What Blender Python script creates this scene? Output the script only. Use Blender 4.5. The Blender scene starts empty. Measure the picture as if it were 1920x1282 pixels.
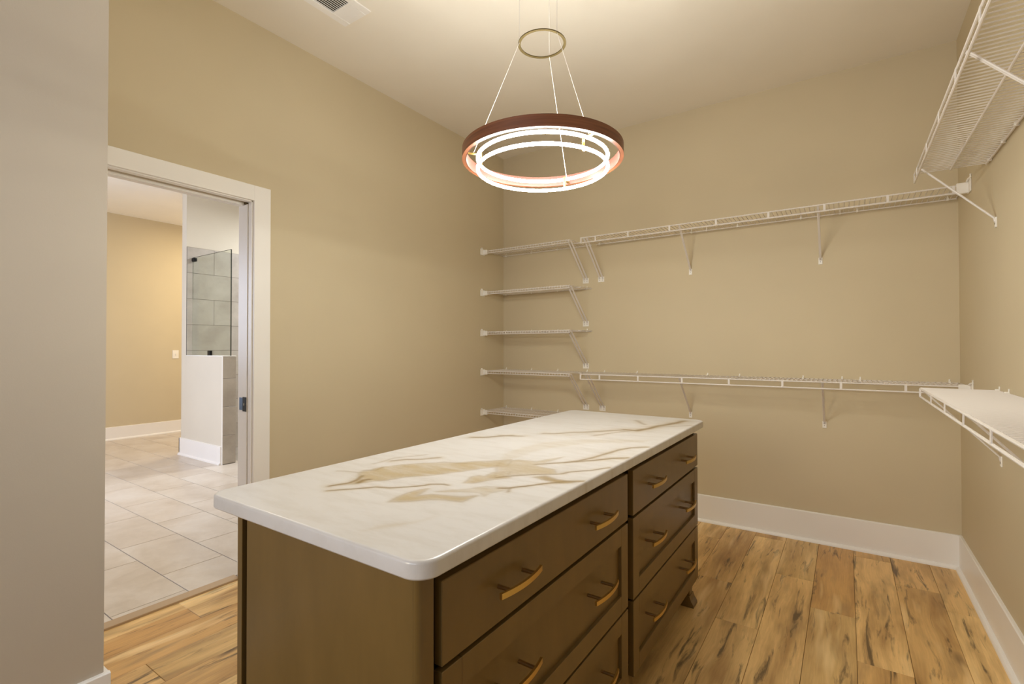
import bpy, bmesh, math, random
import numpy as np
from mathutils import Matrix, Vector

random.seed(7)
SC = bpy.context.scene
COL = SC.collection

# ------------------------------------------------------------------ camera
W = 3.2122          # closet width  (left wall x=0, right wall x=W)
H = 3.05            # ceiling height
CAM = Vector((2.6695, -3.7975, 1.2729))
YAW, PITCH, ROLL = 0.5955, 0.0111, -0.0011
F = Vector((-math.sin(YAW) * math.cos(PITCH), math.cos(YAW) * math.cos(PITCH), math.sin(PITCH)))
R0 = Vector((math.cos(YAW), math.sin(YAW), 0))
U0 = R0.cross(F)
R = R0 * math.cos(ROLL) + U0 * math.sin(ROLL)
U = -R0 * math.sin(ROLL) + U0 * math.cos(ROLL)
cd = bpy.data.cameras.new('camera')
cam = bpy.data.objects.new('camera', cd)
COL.objects.link(cam)
cd.sensor_width = 36.0
cd.lens = 924.37 / 1920 * 36.0
cd.clip_start = 0.02
cam.matrix_world = Matrix(((R.x, U.x, -F.x, CAM.x), (R.y, U.y, -F.y, CAM.y), (R.z, U.z, -F.z, CAM.z), (0, 0, 0, 1)))
SC.camera = cam

# ------------------------------------------------------------------ world, light, exposure
wd = bpy.data.worlds.new('world')
SC.world = wd
wd.use_nodes = True
wd.node_tree.nodes['Background'].inputs[0].default_value = (0.62, 0.74, 1.0, 1)
wd.node_tree.nodes['Background'].inputs[1].default_value = 1.0


def area(name, loc, target, sx, sy, power, color, spread=180):
    l = bpy.data.lights.new(name, 'AREA')
    l.shape = 'RECTANGLE'
    l.size, l.size_y = sx, sy
    l.energy = power
    l.color = color
    l.spread = math.radians(spread)
    o = bpy.data.objects.new(name, l)
    COL.objects.link(o)
    o.location = loc
    d = Vector(target) - Vector(loc)
    o.rotation_euler = d.to_track_quat('-Z', 'Y').to_euler()
    return o


WARM = (1.0, 0.84, 0.62)
COOL = (0.72, 0.80, 1.0)
# daylight through the closet's rear window (behind the camera)
area('daylight_closet_window', (2.0, -5.55, 1.75), (1.6, -2.0, 1.3), 1.5, 1.3, 18, (0.50, 0.68, 1.0))
# added cool fill for the right wall, in an unseen recess behind the camera
area('side_fill_cool', (0.50, -4.65, 1.25), (3.2, -4.2, 1.4), 0.8, 1.9, 4, COOL)
area('warm_fill_back_right', (1.15, -5.50, 1.75), (2.95, -0.5, 1.05), 0.7, 1.2, 7, (1.0, 0.86, 0.62), 75)  # added warm fill beam, unseen, brightens the back right corner
# pendant: soft part of its light (the rings themselves also emit)
# bathroom
area('bathroom_ceiling_lamp', (-4.5, 0.15, 3.0), (-4.6, 0.0, 0), 0.5, 0.5, 39, (1.0, 0.84, 0.58))
area('bathroom_ceiling_lamp', (-1.9, -1.9, 3.02), (-1.9, -1.9, 0), 0.6, 0.6, 12, (1.0, 0.88, 0.74))
area('shower_ceiling_lamp', (-2.6, 0.3, 3.02), (-2.6, 0.3, 0), 0.4, 0.4, 60, (0.92, 0.97, 1.0))
area('daylight_bathroom_window', (-2.9, -4.3, 1.7), (-2.6, 0, 0.9), 1.6, 1.2, 90, COOL)

vs = SC.view_settings
SC.display_settings.display_device = 'sRGB'
vs.view_transform = 'Standard'
vs.look = 'None'
vs.gamma = 1.0
vs.use_curve_mapping = False
vs.exposure = 0.0
SC.cycles.use_denoising = True
SC.cycles.max_bounces = 10
SC.cycles.diffuse_bounces = 6
SC.cycles.caustics_reflective = False
SC.cycles.caustics_refractive = False
SC.cycles.sample_clamp_indirect = 6.0


# ------------------------------------------------------------------ materials
def srgb(r, g, b):
    f = lambda c: (c / 255 / 12.92) if c / 255 <= 0.04045 else ((c / 255 + 0.055) / 1.055) ** 2.4
    return (f(r), f(g), f(b), 1)


def base_mat(name, col, rough=0.5, metal=0.0, spec=0.5, coat=0.0):
    m = bpy.data.materials.new(name)
    m.use_nodes = True
    nt = m.node_tree
    b = nt.nodes['Principled BSDF']
    b.inputs['Base Color'].default_value = col
    b.inputs['Roughness'].default_value = rough
    b.inputs['Metallic'].default_value = metal
    b.inputs['Specular IOR Level'].default_value = spec
    b.inputs['Coat Weight'].default_value = coat
    return m, nt, b


def N(nt, typ, **kw):
    n = nt.nodes.new(typ)
    for k, v in kw.items():
        if hasattr(n, k):
            setattr(n, k, v)
        else:
            n.inputs[k].default_value = v
    return n


def ramp(nt, src, stops):
    r = nt.nodes.new('ShaderNodeValToRGB')
    els = r.color_ramp.elements
    while len(els) < len(stops):
        els.new(0.5)
    for e, (p, c) in zip(els, stops):
        e.position = p
        e.color = c if len(c) == 4 else (*c, 1)
    nt.links.new(src, r.inputs[0])
    return r


def mixc(nt, fac, a, b, typ='MIX'):
    m = nt.nodes.new('ShaderNodeMix')
    m.data_type = 'RGBA'
    m.blend_type = typ
    for sock, v in ((m.inputs[0], fac), (m.inputs[6], a), (m.inputs[7], b)):
        if isinstance(v, bpy.types.NodeSocket):
            nt.links.new(v, sock)
        else:
            sock.default_value = v
    return m.outputs[2]


def bump(nt, b, src, strength, dist=0.001):
    n = N(nt, 'ShaderNodeBump', Strength=strength, Distance=dist)
    nt.links.new(src, n.inputs['Height'])
    nt.links.new(n.outputs[0], b.inputs['Normal'])


def paint(name, col, rough=0.6, bumpy=0.25):
    m, nt, b = base_mat(name, col, rough, spec=0.35)
    tc = N(nt, 'ShaderNodeTexCoord')
    n = N(nt, 'ShaderNodeTexNoise', Scale=260.0, Detail=3.0)
    nt.links.new(tc.outputs['Object'], n.inputs['Vector'])
    n2 = N(nt, 'ShaderNodeTexNoise', Scale=1.3, Detail=3.0)
    nt.links.new(tc.outputs['Object'], n2.inputs['Vector'])
    v = ramp(nt, n2.outputs['Fac'], [(0.3, [c * 0.97 for c in col[:3]]), (0.7, [min(1, c * 1.03) for c in col[:3]])])
    nt.links.new(v.outputs[0], b.inputs['Base Color'])
    bump(nt, b, n.outputs['Fac'], bumpy, 0.0006)
    return m


M = {}
M['wall'] = paint('khaki_wall_paint', srgb(202, 188, 158), 0.62)
M['wall_fg'] = paint('wall_paint_cool_light', srgb(193, 182, 166), 0.62)  # wall paint with cool grey light mixed into its colour
M['wall_bath'] = paint('cream_wall_paint', srgb(214, 206, 190), 0.62)
M['ceiling'] = paint('ceiling_paint', srgb(232, 225, 212), 0.8)
M['trim'] = paint('white_trim_enamel', srgb(238, 235, 231), 0.35, 0.05)
M['wire'] = base_mat('white_vinyl_coating', srgb(222, 216, 210), 0.4)[0]
M['plate'] = base_mat('white_plastic', srgb(236, 232, 224), 0.4)[0]
M['black'] = base_mat('matte_black_metal', srgb(22, 22, 24), 0.35, 0.6)[0]
M['chrome'] = base_mat('steel_screw', srgb(170, 165, 155), 0.3, 1.0)[0]
M['brass'] = base_mat('brushed_gold_metal', srgb(206, 172, 96), 0.34, 1.0)[0]
M['post'] = base_mat('pale_bronze_metal', srgb(170, 140, 92), 0.3, 1.0)[0]
M['bronze'] = base_mat('dark_bronze_metal', srgb(98, 84, 52), 0.4, 0.7)[0]
M['duct'] = base_mat('dark_duct', srgb(40, 36, 28), 0.9)[0]
M['grout'] = paint('grout', srgb(104, 98, 90), 0.9)
M['subfloor'] = base_mat('dark_joint', srgb(84, 62, 36), 0.9)[0]
M['groutfloor'] = paint('floor_grout', srgb(158, 150, 144), 0.9)


def mat_led():
    m = bpy.data.materials.new('glowing_led_tube')
    m.use_nodes = True
    nt = m.node_tree
    nt.nodes.remove(nt.nodes['Principled BSDF'])
    e = N(nt, 'ShaderNodeEmission', Strength=LED)
    e.inputs[0].default_value = (1.0, 1.0, 0.92, 1)
    nt.links.new(e.outputs[0], nt.nodes['Material Output'].inputs[0])
    return m


LED = 54.0
PENDANT_W = 42.0
M['led'] = mat_led()


def mat_glass():
    m = bpy.data.materials.new('clear_shower_glass')
    m.use_nodes = True
    nt = m.node_tree
    nt.nodes.remove(nt.nodes['Principled BSDF'])
    tr = N(nt, 'ShaderNodeBsdfTransparent')
    tr.inputs[0].default_value = (0.95, 0.975, 0.955, 1)
    gl = N(nt, 'ShaderNodeBsdfGlossy', Roughness=0.0)
    lw = N(nt, 'ShaderNodeLayerWeight', Blend=0.35)
    k = N(nt, 'ShaderNodeMath', operation='MULTIPLY_ADD')
    nt.links.new(lw.outputs['Facing'], k.inputs[0])
    k.inputs[1].default_value = 0.10
    k.inputs[2].default_value = 0.03
    mx = N(nt, 'ShaderNodeMixShader')
    nt.links.new(k.outputs[0], mx.inputs[0])
    nt.links.new(tr.outputs[0], mx.inputs[1])
    nt.links.new(gl.outputs[0], mx.inputs[2])
    nt.links.new(mx.outputs[0], nt.nodes['Material Output'].inputs[0])
    return m


M['glass'] = mat_glass()
M['glass_edge'] = base_mat('dark_green_glass_edge', srgb(38, 46, 44), 0.15)[0]


def mat_plank():
    m, nt, b = base_mat('rustic_oak_plank', (0.4, 0.25, 0.1, 1), 0.42, spec=0.4)
    tc = N(nt, 'ShaderNodeTexCoord')
    oi = N(nt, 'ShaderNodeObjectInfo')
    mul = N(nt, 'ShaderNodeMath', operation='MULTIPLY')
    nt.links.new(oi.outputs['Random'], mul.inputs[0])
    mul.inputs[1].default_value = 57.0
    cmb = N(nt, 'ShaderNodeCombineXYZ')
    for i in range(3):
        nt.links.new(mul.outputs[0], cmb.inputs[i])
    off = N(nt, 'ShaderNodeVectorMath', operation='ADD')
    nt.links.new(tc.outputs['Object'], off.inputs[0])
    nt.links.new(cmb.outputs[0], off.inputs[1])

    def scaled(sx, sy, src=off.outputs[0]):
        s = N(nt, 'ShaderNodeVectorMath', operation='MULTIPLY')
        nt.links.new(src, s.inputs[0])
        s.inputs[1].default_value = (sx, sy, 1)
        return s.outputs[0]
    # gentle warp so the grain wanders round the knots
    wn = N(nt, 'ShaderNodeTexNoise', Scale=1.0, Detail=2.0)
    nt.links.new(scaled(5, 2.2), wn.inputs['Vector'])
    wsub = N(nt, 'ShaderNodeVectorMath', operation='SUBTRACT')
    nt.links.new(wn.outputs['Color'], wsub.inputs[0])
    wsub.inputs[1].default_value = (0.5, 0.5, 0.5)
    wsc = N(nt, 'ShaderNodeVectorMath', operation='MULTIPLY')
    nt.links.new(wsub.outputs[0], wsc.inputs[0])
    wsc.inputs[1].default_value = (0.05, 0.0, 0)
    wadd = N(nt, 'ShaderNodeVectorMath', operation='ADD')
    nt.links.new(off.outputs[0], wadd.inputs[0])
    nt.links.new(wsc.outputs[0], wadd.inputs[1])
    P = wadd.outputs[0]
    tone = ramp(nt, oi.outputs['Random'], [(0.0, srgb(206, 158, 94)), (0.28, srgb(240, 200, 136)), (0.5, srgb(214, 178, 118)),
                                           (0.75, srgb(246, 210, 146)), (1.0, srgb(200, 154, 92))])
    # broad light/dark streaks
    g1 = N(nt, 'ShaderNodeTexNoise', Scale=1.0, Detail=4.0, Roughness=0.6)
    nt.links.new(scaled(9, 1.3, P), g1.inputs['Vector'])
    c1 = mixc(nt, ramp(nt, g1.outputs['Fac'], [(0.42, (0, 0, 0)), (0.72, (1, 1, 1))]).outputs[0], tone.outputs[0], srgb(166, 126, 74))
    # greyish mineral clouds
    g2 = N(nt, 'ShaderNodeTexNoise', Scale=1.0, Detail=3.0, Roughness=0.55)
    nt.links.new(scaled(12, 2.6, P), g2.inputs['Vector'])
    c2 = mixc(nt, ramp(nt, g2.outputs['Fac'], [(0.55, (0, 0, 0)), (0.78, (0.75, 0.75, 0.75))]).outputs[0], c1, srgb(150, 124, 86))
    # fine grain
    g3 = N(nt, 'ShaderNodeTexNoise', Scale=1.0, Detail=4.0, Roughness=0.7)
    nt.links.new(scaled(170, 5, P), g3.inputs['Vector'])
    c3 = mixc(nt, 0.34, c2, ramp(nt, g3.outputs['Fac'], [(0.3, (0.52, 0.50, 0.46)), (0.66, (1, 1, 1))]).outputs[0], 'MULTIPLY')
    # dark cracks that run with the grain, broken by noise
    g4 = N(nt, 'ShaderNodeTexNoise', Scale=1.0, Detail=5.0, Roughness=0.62, Distortion=0.6)
    nt.links.new(scaled(30, 3.0, P), g4.inputs['Vector'])
    c4 = mixc(nt, ramp(nt, g4.outputs['Fac'], [(0.575, (0, 0, 0)), (0.68, (0.85, 0.85, 0.85))]).outputs[0], c3, srgb(84, 66, 44))
    # knots
    vo = N(nt, 'ShaderNodeTexVoronoi', Scale=1.0, Randomness=1.0)
    nt.links.new(scaled(4.2, 1.5, P), vo.inputs['Vector'])
    c5 = mixc(nt, ramp(nt, vo.outputs['Distance'], [(0.035, (0.9, 0.9, 0.9)), (0.13, (0, 0, 0))]).outputs[0], c4, srgb(66, 48, 30))
    # pale sapwood flashes
    g5 = N(nt, 'ShaderNodeTexNoise', Scale=1.0, Detail=2.0)
    nt.links.new(scaled(16, 1.6, P), g5.inputs['Vector'])
    c6 = mixc(nt, ramp(nt, g5.outputs['Fac'], [(0.58, (0, 0, 0)), (0.75, (0.6, 0.6, 0.6))]).outputs[0], c5, srgb(250, 220, 164))
    nt.links.new(c6, b.inputs['Base Color'])
    bump(nt, b, g3.outputs['Fac'], 0.15, 0.0008)
    return m


M['plank'] = mat_plank()


def mat_tile(name, c0, c1, c2, rough, sc=3.0):
    m, nt, b = base_mat(name, c0, rough, spec=0.5)
    tc = N(nt, 'ShaderNodeTexCoord')
    oi = N(nt, 'ShaderNodeObjectInfo')
    mul = N(nt, 'ShaderNodeMath', operation='MULTIPLY')
    nt.links.new(oi.outputs['Random'], mul.inputs[0])
    mul.inputs[1].default_value = 41.0
    cmb = N(nt, 'ShaderNodeCombineXYZ')
    for i in range(3):
        nt.links.new(mul.outputs[0], cmb.inputs[i])
    off = N(nt, 'ShaderNodeVectorMath', operation='ADD')
    nt.links.new(tc.outputs['Object'], off.inputs[0])
    nt.links.new(cmb.outputs[0], off.inputs[1])
    n1 = N(nt, 'ShaderNodeTexNoise', Scale=sc, Detail=5.0, Roughness=0.55, Distortion=0.5)
    nt.links.new(off.outputs[0], n1.inputs['Vector'])
    n2 = N(nt, 'ShaderNodeTexNoise', Scale=sc * 9, Detail=4.0, Roughness=0.7)
    nt.links.new(off.outputs[0], n2.inputs['Vector'])
    r1 = ramp(nt, n1.outputs['Fac'], [(0.3, c1), (0.5, c0), (0.72, c2)])
    c = mixc(nt, 0.18, r1.outputs[0], ramp(nt, n2.outputs['Fac'], [(0.3, (0.6, 0.6, 0.6)), (0.7, (1, 1, 1))]).outputs[0], 'MULTIPLY')
    nt.links.new(c, b.inputs['Base Color'])
    return m


M['floor_tile'] = mat_tile('beige_porcelain_tile', srgb(204, 192, 178), srgb(190, 176, 160), srgb(214, 205, 194), 0.32)
M['wall_tile'] = mat_tile('grey_beige_wall_tile', srgb(176, 168, 158), srgb(163, 154, 144), srgb(188, 180, 170), 0.35)


def mat_cabinet():
    m, nt, b = base_mat('dark_stained_maple', srgb(108, 84, 44), 0.36, spec=0.45)
    tc = N(nt, 'ShaderNodeTexCoord')
    s = N(nt, 'ShaderNodeVectorMath', operation='MULTIPLY')
    nt.links.new(tc.outputs['Object'], s.inputs[0])
    s.inputs[1].default_value = (9, 9, 2.0)
    n = N(nt, 'ShaderNodeTexNoise', Scale=1.5, Detail=5.0, Roughness=0.6)
    nt.links.new(s.outputs[0], n.inputs['Vector'])
    r = ramp(nt, n.outputs['Fac'], [(0.3, srgb(100, 78, 38)), (0.7, srgb(110, 86, 44))])
    nt.links.new(r.outputs[0], b.inputs['Base Color'])
    return m


M['cabinet'] = mat_cabinet()
M['cabinet_in'] = base_mat('cabinet_gap_shade', srgb(30, 24, 16), 0.8)[0]  # shade of the gaps round the drawers put into the carcass colour


def mat_walnut():
    m, nt, b = base_mat('walnut_ring_wood', srgb(110, 66, 42), 0.4)
    tc = N(nt, 'ShaderNodeTexCoord')
    s = N(nt, 'ShaderNodeVectorMath', operation='MULTIPLY')
    nt.links.new(tc.outputs['Object'], s.inputs[0])
    s.inputs[1].default_value = (3, 3, 90)
    n = N(nt, 'ShaderNodeTexNoise', Scale=1.5, Detail=4.0)
    nt.links.new(s.outputs[0], n.inputs['Vector'])
    r = ramp(nt, n.outputs['Fac'], [(0.3, srgb(92, 52, 34)), (0.7, srgb(128, 78, 50))])
    nt.links.new(r.outputs[0], b.inputs['Base Color'])
    return m


M['walnut'] = mat_walnut()


def mat_marble():
    m, nt, b = base_mat('gold_veined_marble', srgb(226, 220, 212), 0.28, spec=0.5)
    tc = N(nt, 'ShaderNodeTexCoord')
    at = N(nt, 'ShaderNodeAttribute', attribute_name='vein')
    sp = N(nt, 'ShaderNodeSeparateColor')
    nt.links.new(at.outputs['Color'], sp.inputs[0])
    n = N(nt, 'ShaderNodeTexNoise', Scale=7.0, Detail=6.0, Roughness=0.65)
    mp = N(nt, 'ShaderNodeMapping', vector_type='POINT')
    mp.inputs['Rotation'].default_value = (0, 0, -0.6)
    mp.inputs['Scale'].default_value = (1.0, 4.0, 1.0)
    nt.links.new(tc.outputs['Object'], mp.inputs['Vector'])
    nt.links.new(mp.outputs[0], n.inputs['Vector'])
    nr = ramp(nt, n.outputs['Fac'], [(0.3, (0.45, 0.45, 0.45)), (0.58, (1, 1, 1))])
    f1 = mixc(nt, 1.0, sp.outputs[0], nr.outputs[0], 'MULTIPLY')
    faint = ramp(nt, n.outputs['Fac'], [(0.45, srgb(196, 193, 191)), (0.75, srgb(185, 180, 175))])
    c1 = mixc(nt, f1, faint.outputs[0], srgb(166, 149, 118))
    c2 = mixc(nt, sp.outputs[1], c1, srgb(120, 98, 60))
    nt.links.new(c2, b.inputs['Base Color'])
    return m


M['marble'] = mat_marble()

# ------------------------------------------------------------------ mesh helpers
class MB:
    """collects simple solids in world metres"""
    def __init__(self):
        self.bm = bmesh.new()

    def box(self, x0, x1, y0, y1, z0, z1, bevel=0.0, seg=1):
        t = bmesh.new()
        bmesh.ops.create_cube(t, size=1.0)
        for v in t.verts:
            v.co = Vector(((x0 + x1) / 2 + v.co.x * (x1 - x0), (y0 + y1) / 2 + v.co.y * (y1 - y0), (z0 + z1) / 2 + v.co.z * (z1 - z0)))
        if bevel:
            bmesh.ops.bevel(t, geom=list(t.edges), offset=bevel, segments=seg, affect='EDGES', profile=0.5)
        self._add(t)
        return self

    def _add(self, t):
        me = bpy.data.meshes.new('tmp')
        t.to_mesh(me)
        t.free()
        self.bm.from_mesh(me)
        bpy.data.meshes.remove(me)

    def tube(self, pts, r, n=8, closed=False):
        pts = [Vector(p) for p in pts]
        rings = []
        k = len(pts)
        for i, p in enumerate(pts):
            a = pts[(i - 1) % k] if (i > 0 or closed) else p
            c = pts[(i + 1) % k] if (i < k - 1 or closed) else p
            d = (c - a).normalized()
            ref = Vector((0, 0, 1)) if abs(d.z) < 0.9 else Vector((1, 0, 0))
            u = d.cross(ref).normalized()
            w = d.cross(u).normalized()
            rings.append([self.bm.verts.new(p + r * (math.cos(2 * math.pi * j / n) * u + math.sin(2 * math.pi * j / n) * w)) for j in range(n)])
        m = k if closed else k - 1
        for i in range(m):
            A, B = rings[i], rings[(i + 1) % k]
            for j in range(n):
                self.bm.faces.new((A[j], A[(j + 1) % n], B[(j + 1) % n], B[j]))
        if not closed:
            self.bm.faces.new(rings[0][::-1])
            self.bm.faces.new(rings[-1])
        return self

    def ring(self, cx, cy, prof, n=96):
        """revolve a closed (r, z) profile round a vertical axis"""
        rows = []
        for i in range(n):
            a = 2 * math.pi * i / n
            rows.append([self.bm.verts.new((cx + r * math.cos(a), cy + r * math.sin(a), z)) for r, z in prof])
        k = len(prof)
        for i in range(n):
            A, B = rows[i], rows[(i + 1) % n]
            for j in range(k):
                self.bm.faces.new((A[j], A[(j + 1) % k], B[(j + 1) % k], B[j]))
        return self

    def prism(self, poly, axis, a, b):
        """extrude a polygon of 2-D points along an axis from a to b"""
        def mk(p, t):
            if axis == 'z':
                return (p[0], p[1], t)
            if axis == 'y':
                return (p[0], t, p[1])
            return (t, p[0], p[1])
        A = [self.bm.verts.new(mk(p, a)) for p in poly]
        B = [self.bm.verts.new(mk(p, b)) for p in poly]
        n = len(poly)
        self.bm.faces.new(A)
        self.bm.faces.new(B[::-1])
        for i in range(n):
            self.bm.faces.new((A[i], B[i], B[(i + 1) % n], A[(i + 1) % n]))
        return self

    def bar(self, p, q, w, t, side):
        """flat bar from p to q, w wide along side vector, t thick"""
        p, q, s = Vector(p), Vector(q), Vector(side).normalized()
        d = (q - p).normalized()
        k = d.cross(s).normalized()
        vs_ = []
        for base in (p, q):
            for a, b in ((-1, -1), (1, -1), (1, 1), (-1, 1)):
                vs_.append(self.bm.verts.new(base + s * (a * w / 2) + k * (b * t / 2)))
        for f in ((0, 1, 2, 3), (7, 6, 5, 4), (0, 4, 5, 1), (1, 5, 6, 2), (2, 6, 7, 3), (3, 7, 4, 0)):
            self.bm.faces.new([vs_[i] for i in f])
        return self

    def build(self, name, mat, parent=None, origin=None, smooth=False):
        """links one object; its origin defaults to its parent's origin"""
        po = Vector(ORG.get(parent.name, (0, 0, 0))) if parent else Vector((0, 0, 0))
        o_ = Vector(origin) if origin is not None else po
        bmesh.ops.translate(self.bm, verts=self.bm.verts, vec=-o_)
        bmesh.ops.recalc_face_normals(self.bm, faces=self.bm.faces)
        me = bpy.data.meshes.new(name)
        self.bm.to_mesh(me)
        self.bm.free()
        if smooth:
            for p in me.polygons:
                p.use_smooth = True
            me.set_sharp_from_angle(angle=math.radians(40))
        me.materials.append(mat)
        o = bpy.data.objects.new(name, me)
        COL.objects.link(o)
        o.location = o_ - po
        if parent:
            o.parent = parent
        ORG[o.name] = tuple(o_)
        return o


ORG = {}


def root(name, loc, label, cat, group=None):
    o = bpy.data.objects.new(name, None)
    o.empty_display_size = 0.1
    COL.objects.link(o)
    o.location = loc
    ORG[o.name] = tuple(loc)
    o['label'] = label
    o['category'] = cat
    if group:
        o['group'] = group
    return o


def tag(o, label, cat, group=None):
    o['label'] = label
    o['category'] = cat
    if group:
        o['group'] = group
    return o


def struct(o, label, cat):
    o['kind'] = 'structure'
    return tag(o, label, cat)


# ------------------------------------------------------------------ setting: closet shell
JX, JY = 0.613, -3.1915       # outside corner of the foreground wall
YR = -5.3                     # rear wall of the closet
DY0, DY1, DZ = -3.10, -2.380, 2.066   # door opening in the left wall
BH = 0.1925                   # baseboard height

m = MB()
m.box(-0.12, 0, YR, DY0 - 0.004, 0, H)
m.box(-0.12, 0, DY0 - 0.004, DY1 + 0.006, DZ + 0.012, H)
m.box(-0.030, 0, DY1 + 0.006, 0.0, 0, H)                 # closet-side leaf of the pocket wall
m.box(-0.12, -0.076, DY1 + 0.006, 0.0, 0, H)             # bathroom-side leaf
m.box(-0.12, 0, 0.0, 1.42, 0, H)
m.box(-0.076, -0.030, -1.50, 0.0, 0, H)
m.box(-0.076, -0.030, DY1 + 0.006, -1.50, 2.10, H)
struct(m.build('wall_left', M['wall']), 'khaki painted closet wall with the bathroom doorway', 'wall')
struct(MB().box(0, W + 0.12, 0, 0.12, 0, H).build('wall_back', M['wall']), 'khaki painted wall behind the long wire shelves', 'wall')
struct(MB().box(W, W + 0.12, YR, 0, 0, H).build('wall_right', M['wall']), 'khaki painted wall at the right edge of the photo', 'wall')
struct(MB().box(0, JX, -4.2, JY, 0, H).box(0, JX, YR, -5.1, 0, H).box(0, JX, -5.1, -4.2, 2.25, H).box(0, 0.40, -5.1, -4.2, 0, 2.25).build('wall_foreground', M['wall_fg']), 'wall end with cool grey light in its colour, filling the left edge of the photo', 'wall')
m = MB()
wx0, wx1, wz0, wz1 = 0.75, 2.85, 1.05, 2.45
m.box(-0.12, wx0, YR - 0.12, YR, 0, H).box(wx1, W + 0.12, YR - 0.12, YR, 0, H)
m.box(wx0, wx1, YR - 0.12, YR, 0, wz0).box(wx0, wx1, YR - 0.12, YR, wz1, H)
struct(m.build('wall_front', M['wall']), 'closet wall behind the camera with a window', 'wall')
m = MB()
for a in (wx0, (wx0 + wx1) / 2 - 0.02, wx1 - 0.04):
    m.box(a, a + 0.04, YR - 0.09, YR - 0.04, wz0, wz1)
for z in (wz0, wz1 - 0.04):
    m.box(wx0, wx1, YR - 0.09, YR - 0.04, z, z + 0.04)
struct(m.build('window_1', M['trim']), 'white window frame behind the camera', 'window')
struct(MB().box(0, W + 0.12, YR - 0.12, 0.12, H, H + 0.12).build('ceiling', M['ceiling']), 'smooth off-white closet ceiling', 'ceiling')

# plank floor
fl = struct(MB().box(-0.10, W, YR, 0, -0.06, -0.009).build('floor', M['subfloor']), 'rustic oak plank floor of the closet', 'floor')
PW = 0.1825
P0 = 2.515
given = {-3: [-0.915], -2: [-1.325], -1: [-0.652], 0: [-0.965], 1: [-1.345], 2: [-0.44],
         -14: [-2.683], -13: [-1.9], -12: [-1.75], -11: [-2.3]}
for k in range(-15, 5):
    x0, x1 = P0 + k * PW, P0 + (k + 1) * PW
    if k == -15:
        continue
    if k == -14:
        x0 = -0.10
    x0c, x1c = max(x0, -0.10), min(x1, W - 0.001)
    if x1c - x0c < 0.01:
        continue
    L0 = 1.22
    e = given.get(k, [-(0.37 + 0.53 * (k % 3) + 0.09 * (k % 5))])[0]
    ys = [e + i * L0 for i in range(-6, 4)]
    ys = [0.0] + sorted([y for y in ys if YR < y < -0.08], reverse=True) + [YR]
    for a, b_ in zip(ys[:-1], ys[1:]):
        if x0c < 0.0 and (b_ > DY1 or a < DY0 - 0.03):
            xx0 = 0.001
        else:
            xx0 = x0c
        aa, bb = a, b_
        if xx0 < 0:      # only the strip inside the doorway reaches under the wall
            aa, bb = min(a, DY1), max(b_, DY0)
            if aa - bb < 0.02:
                xx0, aa, bb = 0.001, a, b_
            elif x1c > 0.02:
                q = MB().box(0.0, x1c - 0.0007, b_ + 0.0007, a - 0.0007, -0.009, 0, 0.0010)
                q.build('plank', M['plank'], fl, origin=((x1c) / 2, (a + b_) / 2, 0))
                x1d = -0.0005
                MB().box(xx0, x1d, bb, aa, -0.009, 0, 0.0010).build('plank', M['plank'], fl, origin=((xx0 + x1d) / 2, (aa + bb) / 2, 0))
                continue
        if x1c - xx0 < 0.01:
            continue
        MB().box(xx0 + 0.0007, x1c - 0.0007, bb + 0.0007, aa - 0.0007, -0.009, 0, 0.0010).build(
            'plank', M['plank'], fl, origin=((xx0 + x1c) / 2, (aa + bb) / 2, 0))


# baseboards with shoe moulding
def quarter(r, n=5):
    return [(0, 0)] + [(r * math.cos(a), r * math.sin(a)) for a in [i * math.pi / 2 / n for i in range(n + 1)]]


T, S = 0.015, 0.019
base_prof = [(0, 0), (T, 0), (T, BH - 0.004), (T - 0.004, BH), (0, BH)]
shoe = [(T, 0), (T + S, 0)] + [(T + S * math.cos(a), 0.019 * math.sin(a)) for a in (0.4, 0.8, 1.2, 1.5)] + [(T, 0.019)]


def baseboard(name, label, axis, wall, sgn, a, b, h=None, shoe_on=True):
    m = MB()
    for prof in ([base_prof, shoe] if shoe_on else [base_prof]):
        pts = [(wall + sgn * p, z if not (h and z > 0.1) else z + h - BH) for p, z in prof]
        m.prism(pts, axis, a, b)
    return struct(m.build(name, M['trim']), label, 'baseboard')


baseboard('baseboard_back', 'tall white baseboard along the back wall', 'x', 0.0, -1, T, W - T)
baseboard('baseboard_right', 'tall white baseboard along the right wall', 'y', W, -1, YR, -0.0)
baseboard('baseboard_left', 'white baseboard of the closet wall behind the island', 'y', 0.0, 1, -2.284, 0.0)
m = MB()
m.prism([(JX + p, z) for p, z in base_prof], 'y', -4.2, JY + T)
m.prism([(JY + p, z) for p, z in base_prof], 'x', 0.02, JX)
struct(m.build('baseboard_foreground', M['trim']), 'white baseboard wrapping the foreground wall corner at lower left', 'baseboard')

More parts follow.
